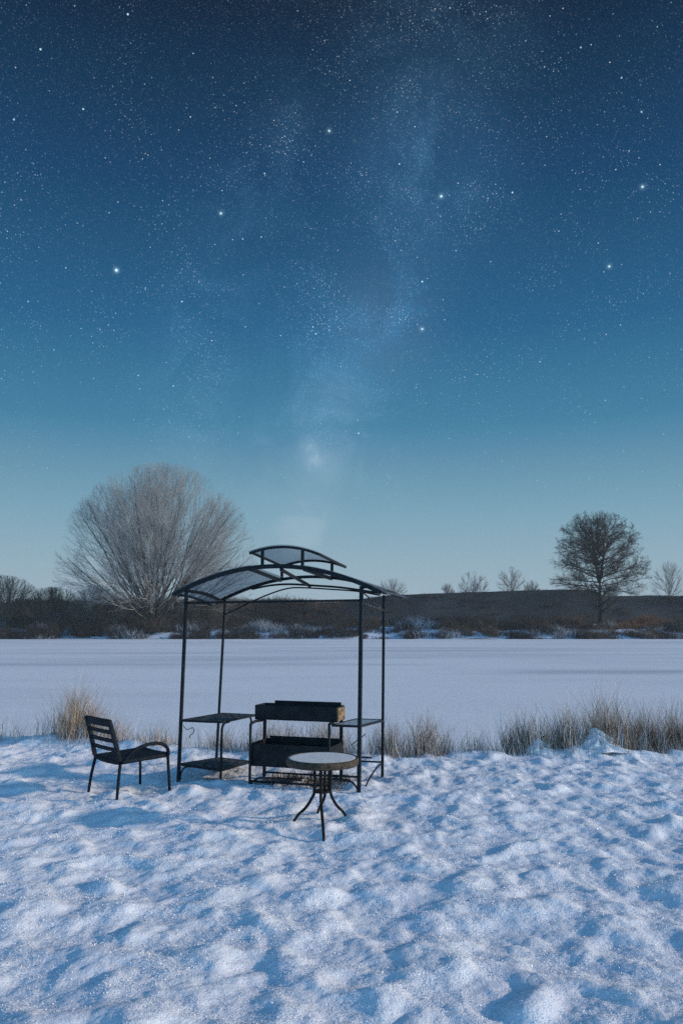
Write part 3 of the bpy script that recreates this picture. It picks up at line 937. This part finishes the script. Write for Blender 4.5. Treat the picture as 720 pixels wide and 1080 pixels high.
def build_gazebo():
    root = empty("grill_gazebo", GZ, GR)
    tag(root, "open black metal grill gazebo with arched translucent roof and raised vent", "gazebo")
    D = .9

    def rz(a, v):            # roof surface
        return 2.272 - .222 * ((a - 1.05 - .09 * v) / 1.03) ** 2 - .060 * v / D

    def cz(a, v):            # raised vent roof
        return 2.462 - .075 * ((a - 1.13 - .02 * v) / .40) ** 2 - .075 * v / D

    for (a, v, r, top) in ((0, 0, .016, 2.03), (1.99, 0, .0185, 2.03), (-.015, D, .013, 1.98), (1.99, D, .014, 1.97)):
        MB().tube([(a, v, -.12), (a + (.018 if a >= 0 else   .04) * top, v, top)], r, square=True, up=(0, 1, 0)).build("post", M_METAL, root, .004)
    for v, a0, a1, r in ((0, -.115, 2.21, .022), (D, -.06, 2.23, .017)):
        MB().tube([(a, v, rz(a, v) - .018) for a in np.linspace(a0, a1, 40)], r, square=True).build("arch", M_METAL, root)
    # beams running front to rear
    for a in (-.115, .03, 2.04, 2.215):
        r = .012 if a in (-.115, 2.215) else .016
        q = 0 if a in (-.115, 2.215) else -.028
        MB().tube([(a, v + (.03 if 0 else 0), rz(a, v) - .02 + q + .03 * math.sin(math.pi * v / D)) for v in np.linspace(.02, D - .02, 12)], r, square=True).build("side_beam", M_METAL, root)
    for a, b in ((.79, .78), (1.40, 1.41)):
        MB().tube([(a, .02, rz(a, 0) - .03), (b, D - .02, rz(b, D) - .03)], .017, square=True).build("roof_beam", M_METAL, root)
    MB().tube([(1.13, .03, rz(1.13, 0) - .05), (1.15, D - .02, 2.085)], .014, square=True).build("roof_beam", M_METAL, root)

    def sheet(fn, a0, a1, v0, v1, th, na=30, nv=8):
        A, Vv = np.meshgrid(np.linspace(a0, a1, na), np.linspace(v0, v1, nv))
        Zt = np.vectorize(fn)(A, Vv)
        V = np.concatenate([np.stack([A, Vv, Zt], -1).reshape(-1, 3), np.stack([A, Vv, Zt - th], -1).reshape(-1, 3)])
        idx = np.arange(na * nv).reshape(nv, na)
        top = np.stack([idx[:-1, :-1], idx[:-1, 1:], idx[1:, 1:], idx[1:, :-1]], -1).reshape(-1, 4)
        bot = top[:, ::-1] + na * nv
        ring = np.concatenate([idx[0], idx[1:, -1], idx[-1, -2::-1], idx[-2:0:-1, 0]])
        nx = np.roll(ring, -1)
        side = np.stack([ring, ring + na * nv, nx + na * nv, nx], -1)
        return V, np.concatenate([top, bot, side])
    lift = lambda a, v: rz(a, v) + .010
    for a0, a1 in ((-.13, .80), (1.395, 2.29)):
        V, F = sheet(lift, a0, a1, -.025, D + .025, .006)
        np_mesh("roof_panel", V, F, M_ROOF, root)
    # raised vent roof: panel, frame, four short posts
    V, F = sheet(lambda a, v: cz(a, v) + .016, .775, 1.585, -.02, D + .02, .006)
    cap = np_mesh("vent_roof", V, F, M_ROOF, root)
    for v in (0, D):
        MB().tube([(a, v, cz(a, v) - .006) for a in np.linspace(.78, 1.58, 20)], .013, square=True).build("vent_frame", M_METAL, cap)
    for a in (.80, 1.565):
        MB().tube([(a, .016, cz(a, 0) - .006), (a, D - .016, cz(a, D) - .006)], .011, square=True).build("vent_frame", M_METAL, cap)
    for a, v in ((.93, 0), (1.385, 0), (.79, D), (1.41, D)):
        MB().tube([(a, v, rz(a, v) - .002), (a, v, cz(a, v) - .02)], .014, square=True, up=(0, 1, 0)).build("vent_post", M_METAL, cap)
    # tie rods and decorative curved braces
    MB().tube([(.05, 0, 1.876), (2.01, 0, 1.887)], .0115).build("tie_rod", M_METAL, root)
    MB().tube([(.06, D, 1.76), (.15, D, 1.80), (.38, D, 1.90), (.62, D, 1.995), (.88, D, 2.065), (1.12, D, 2.065), (1.40, D, 2.045), (1.70, D, 2.02), (1.98, D, 1.97)], .0085, curve=True).build("curved_brace", M_METAL, root)
    MB().tube([(.42, D - .03, 2.06), (.66, D - .03, 2.10), (.90, D - .03, 2.11), (1.2, D - .03, 2.09), (1.55, D - .03, 2.06), (2.0, D - .03, 1.99)], .012, curve=True).build("curved_brace", M_METAL, root)
    for pts in ([(2.03, .03, 1.97), (2.03, .84, 1.80)], [(2.03, .03, 1.86), (2.03, .84, 1.80)]):
        MB().tube(pts, .007).build("side_brace", M_SHELF, root)

    # left bay: two sagging mesh shelves with their rails and inner leg
    def shelf(name, c, mat, th, rail):
        """c: four corners FL FR RR RL"""
        lo = [(p[0], p[1], p[2] - th) for p in c]
        s = MB().hexa(lo, c).build(name, mat, root)
        fr = MB()
        for i in range(4):
            p, q = Vector(c[i]), Vector(c[(i + 1) % 4])
            dd = (q - p).normalized() * rail
            fr.tube([p + dd * (0 if i % 2 == 0 else 1) - Vector((0, 0, th * .5 + .003)), q - dd * (0 if i % 2 == 0 else 1) - Vector((0, 0, th * .5 + .003))], rail, square=True)
        fr.build("shelf_rail", M_METAL, s)
        return s
    shelf("shelf", [(.02, 0, .635), (.49, 0, .635), (.475, D, .612), (.05, D, .616)], M_SHELF, .012, .011)
    shelf("shelf", [(.02, 0, .185), (.495, 0, .15), (.43, D, .09), (.03, D, .11)], M_SHELF, .016, .012)
    MB().tube([(.488, .012, -.10), (.49, .012, .45), (.49, .02, .56), (.49, .07, .607), (.489, .18, .612)], .014, curve=True).build("shelf_leg", M_METAL, root)
    MB().tube([(.43, D - .03, -.10), (.44, D - .03, .55), (.44, D - .06, .59)], .012).build("shelf_leg", M_METAL, root)
    MB().tube([(.025, 0, .02), (.032, 0, .09), (.075, 0, .145), (.15, 0, .158)], .009, curve=True).build("foot_brace", M_METAL, root)
    hk = MB().tube([(.02, .04, .57), (.06, .05, .53), (.13, .05, .55), (.14, .05, .50), (.10, .05, .47), (.09, .05, .44)], .004, curve=True)
    hk.build("hook", M_METAL, root)
    # right bay: frosted top shelf and bare lower rails
    shelf("shelf", [(1.715, 0, .645), (2.0, 0, .645), (2.01, D, .605), (1.70, D, .605)], M_GLASS, .006, .011)
    MB().tube([(1.66, 0, .152), (2.0, 0, .155)], .0115).build("lower_rail", M_METAL, root)
    MB().tube([(1.66, 0, .118), (1.80, 0, .122), (1.90, 0, .112), (1.965, 0, .06), (1.985, 0, .0)], .010, curve=True).build("foot_brace", M_METAL, root)
    MB().tube([(1.70, D, .15), (2.0, D, .155)], .0095).build("lower_rail", M_METAL, root)
    MB().tube([(2.0, D - .03, .15), (2.0, .62, .135), (2.0, .30, .06), (2.0, .15, -.03)], .009, curve=True).build("foot_brace", M_METAL, root)
    MB().tube([(1.70, .45, .27), (2.0, .45, .27)], .010).build("lower_rail", M_METAL, root)
    MB().tube([(1.76, .5, .38), (1.96, .35, .52)], .005).build("prop_rod", M_METAL, root)


build_gazebo()


def tray(x0, x1, y0, y1, z0, z1, th=.012, flare=.0):
    m = MB()
    m.box(x0, x1, y0, y1, z0, z0 + th)
    for (a0, a1, b0, b1) in ((x0, x1, y0, y0 + th), (x0, x1, y1 - th, y1), (x0, x0 + th, y0 + th, y1 - th), (x1 - th, x1, y0 + th, y1 - th)):
        m.box(a0, a1, b0, b1, z0 + th, z1)
    return m


def build_grill():
    root = empty("charcoal_grill", GZ, GR)
    tag(root, "black two tier charcoal grill of open steel boxes under the gazebo", "grill")
    ub = tray(.785, 1.70, .19, .46, .645, .795).build("upper_box", M_BOX, root, .003)
    MB().box(.90, 1.66, .462, .475, .66, .822).build("back_plate", M_BOX, ub)
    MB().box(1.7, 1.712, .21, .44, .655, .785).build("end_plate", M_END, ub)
    lb = tray(.815, 1.70, .0, .43, .20, .425).build("lower_box", M_BOX, root, .003)
    MB().box(1.20, 1.208, .013, .415, .214, .405).build("divider", M_BOX, lb)
    MB().box(.86, 1.66, .432, .444, .30, .45).build("back_plate", M_BOX, lb)
    # legs bend over under the upper box
    MB().tube([(.832, -.018, -.08), (.832, -.018, .56), (.835, -.012, .62), (.86, .05, .644), (.87, .2, .638)], .015, curve=True).build("leg", M_METAL, root)
    MB().tube([(1.69, -.018, -.08), (1.69, -.018, .56), (1.688, -.012, .62), (1.67, .05, .644), (1.66, .2, .638)], .014, curve=True).build("leg", M_METAL, root)
    for a in (.79, 1.665):
        MB().tube([(a, .455, -.08), (a, .455, .65)], .015, square=True, up=(0, 1, 0)).build("leg", M_METAL, root)
    MB().tube([(.845, -.018, .055), (1.68, -.018, .055)], .011).build("foot_rail", M_METAL, root)
    MB().tube([(.80, .455, .06), (1.66, .455, .06)], .010).build("foot_rail", M_METAL, root)
    MB().tube([(.845, -.018, .02), (.90, -.018, .075), (1.02, -.018, .095), (1.40, -.018, .095)], .009, curve=True).build("foot_rail", M_METAL, root)


build_grill()


def build_chair():
    root = empty("garden_chair", (-2.09, 8.06, 0), math.atan2(.673, .74))
    tag(root, "dark slatted garden chair with one curved armrest standing in snow", "chair")
    # seat: slightly dished weave with a frame edge
    xs, ys = np.linspace(-.25, .27, 14), np.linspace(-.275, .275, 12)
    X, Y = np.meshgrid(xs, ys)
    Zt = .365 + .02 * (X + .25) / .5 - .012 * np.cos(np.pi * Y / .56) + .012 * (X > .24)
    V = np.concatenate([np.stack([X, Y, Zt], -1).reshape(-1, 3), np.stack([X, Y, Zt - .035], -1).reshape(-1, 3)])
    n, m = X.shape
    idx = np.arange(n * m).reshape(n, m)
    top = np.stack([idx[:-1, :-1], idx[:-1, 1:], idx[1:, 1:], idx[1:, :-1]], -1).reshape(-1, 4)
    ring = np.concatenate([idx[0], idx[1:, -1], idx[-1, -2::-1], idx[-2:0:-1, 0]])
    nx = np.roll(ring, -1)
    seat = np_mesh("seat", V, np.concatenate([top, top[:, ::-1] + n * m, np.stack([ring, ring + n * m, nx + n * m, nx], -1)]), M_CHAIR, root)
    # backrest: two uprights, deep top rail, three slats, leaning back
    b = MB()

    def bp(s, y):                       # s up the back 0..1
        return (-.245 - .095 * s - .02 * s * s, y, .36 + .385 * s)
    for y in (-.262, .262):
        b.tube([bp(s, y * (1 - .06 * s)) for s in np.linspace(0, 1, 8)], .022, square=True, up=(0, 1, 0), aspect=.75)
    for s, hh in ((.93, .036), (.70, .020), (.485, .020), (.27, .020)):
        pts = []
        for y in np.linspace(-.245, .245, 9):
            p = bp(s, y)
            pts.append((p[0] - .012 * math.cos(math.pi * y / .5), y, p[2]))
        b.tube(pts, hh, square=True, aspect=.28, up=(-.25, 0, 1))
    b.build("backrest", M_CHAIR, root, .003)
    for (pts, r) in (([(-.235, .262, .355), (-.262, .285, .18), (-.285, .312, -.09)], .0155), ([(-.235, -.262, .355), (-.258, -.28, .18), (-.283, -.30, -.09)], .0155),
                     ([(.245, .262, .37), (.262, .27, .18), (.275, .285, -.09)], .0145)):
        MB().tube(pts, [r, r * .95, r * .8], 10).build("leg", M_CHAIR, root)
    MB().tube([(.262, -.272, .37), (.275, -.282, .18), (.292, -.298, -.09)], [.0155, .0145, .0125], 10).build("leg", M_CHAIR, root)
    MB().tube([(-.225, -.282, .345), (-.15, -.29, .425), (-.04, -.292, .478), (.08, -.292, .496), (.18, -.29, .484), (.245, -.288, .44), (.262, -.282, .372)], .0165, 10, curve=True, aspect=1.25).build("armrest", M_CHAIR, root)


build_chair()


def build_table():
    root = empty("bistro_table", (-.16, 6.85, .022))
    tag(root, "small round bistro table with frosted pale top and dark curved legs", "table")
    top = MB().lathe([(.0, .500), (.276, .500), (.282, .504), (.282, .509), (.27, .512), (.0, .512)], 56).build("tabletop", M_TOP, root)
    MB().lathe([(.262, .452), (.292, .452), (.303, .462), (.306, .485), (.302, .506), (.294, .514), (.284, .512), (.284, .470), (.262, .468)], 56).build("rim", M_RIM, top)
    for dx, dy, fx, fy in ((-.065, .01, -.245, .03), (-.01, -.065, .022, -.43), (.068, .005, .205, .19), (.02, .065, -.05, .33)):
        L = math.hypot(fx, fy)
        ux, uy = fx / L, fy / L
        MB().tube([(dx * 1.15, dy * 1.15, .468), (dx, dy, .38), (dx, dy, .24), (dx + ux * .025, dy + uy * .025, .175), (dx + (fx - dx) * .42, dy + (fy - dy) * .42, .10), (dx + (fx - dx) * .75, dy + (fy - dy) * .75, .045), (fx, fy, -.02), (fx + ux * .03, fy + uy * .03, -.05)],
                  [.0125, .0125, .0125, .0125, .0125, .012, .011, .010], 10, curve=True).build("leg", M_TLEG, root)
    MB().lathe([(.055, .232), (.075, .232), (.075, .246), (.055, .246)], 28).build("leg_ring", M_TLEG, root)
    MB().tube([(-.25, 0, .470), (.25, 0, .470)], .012, square=True).build("cross_bar", M_TLEG, root)


build_table()


def build_haze():
    m, t = material("haze")
    v = nd(t, 'ShaderNodeVolumePrincipled', {'Color': (.80, .88, .95, 1), 'Density': HAZE, 'Anisotropy': .0})
    o = t.nodes.new('ShaderNodeOutputMaterial')
    t.links.new(v.outputs[0], o.inputs['Volume'])
    h = MB().box(-650, 650, -650, 650, -2.3, 31).build("haze", m)
    tag(h, "thin cold haze over the lake", None, None, "stuff")


HAZE = .0005
build_haze()
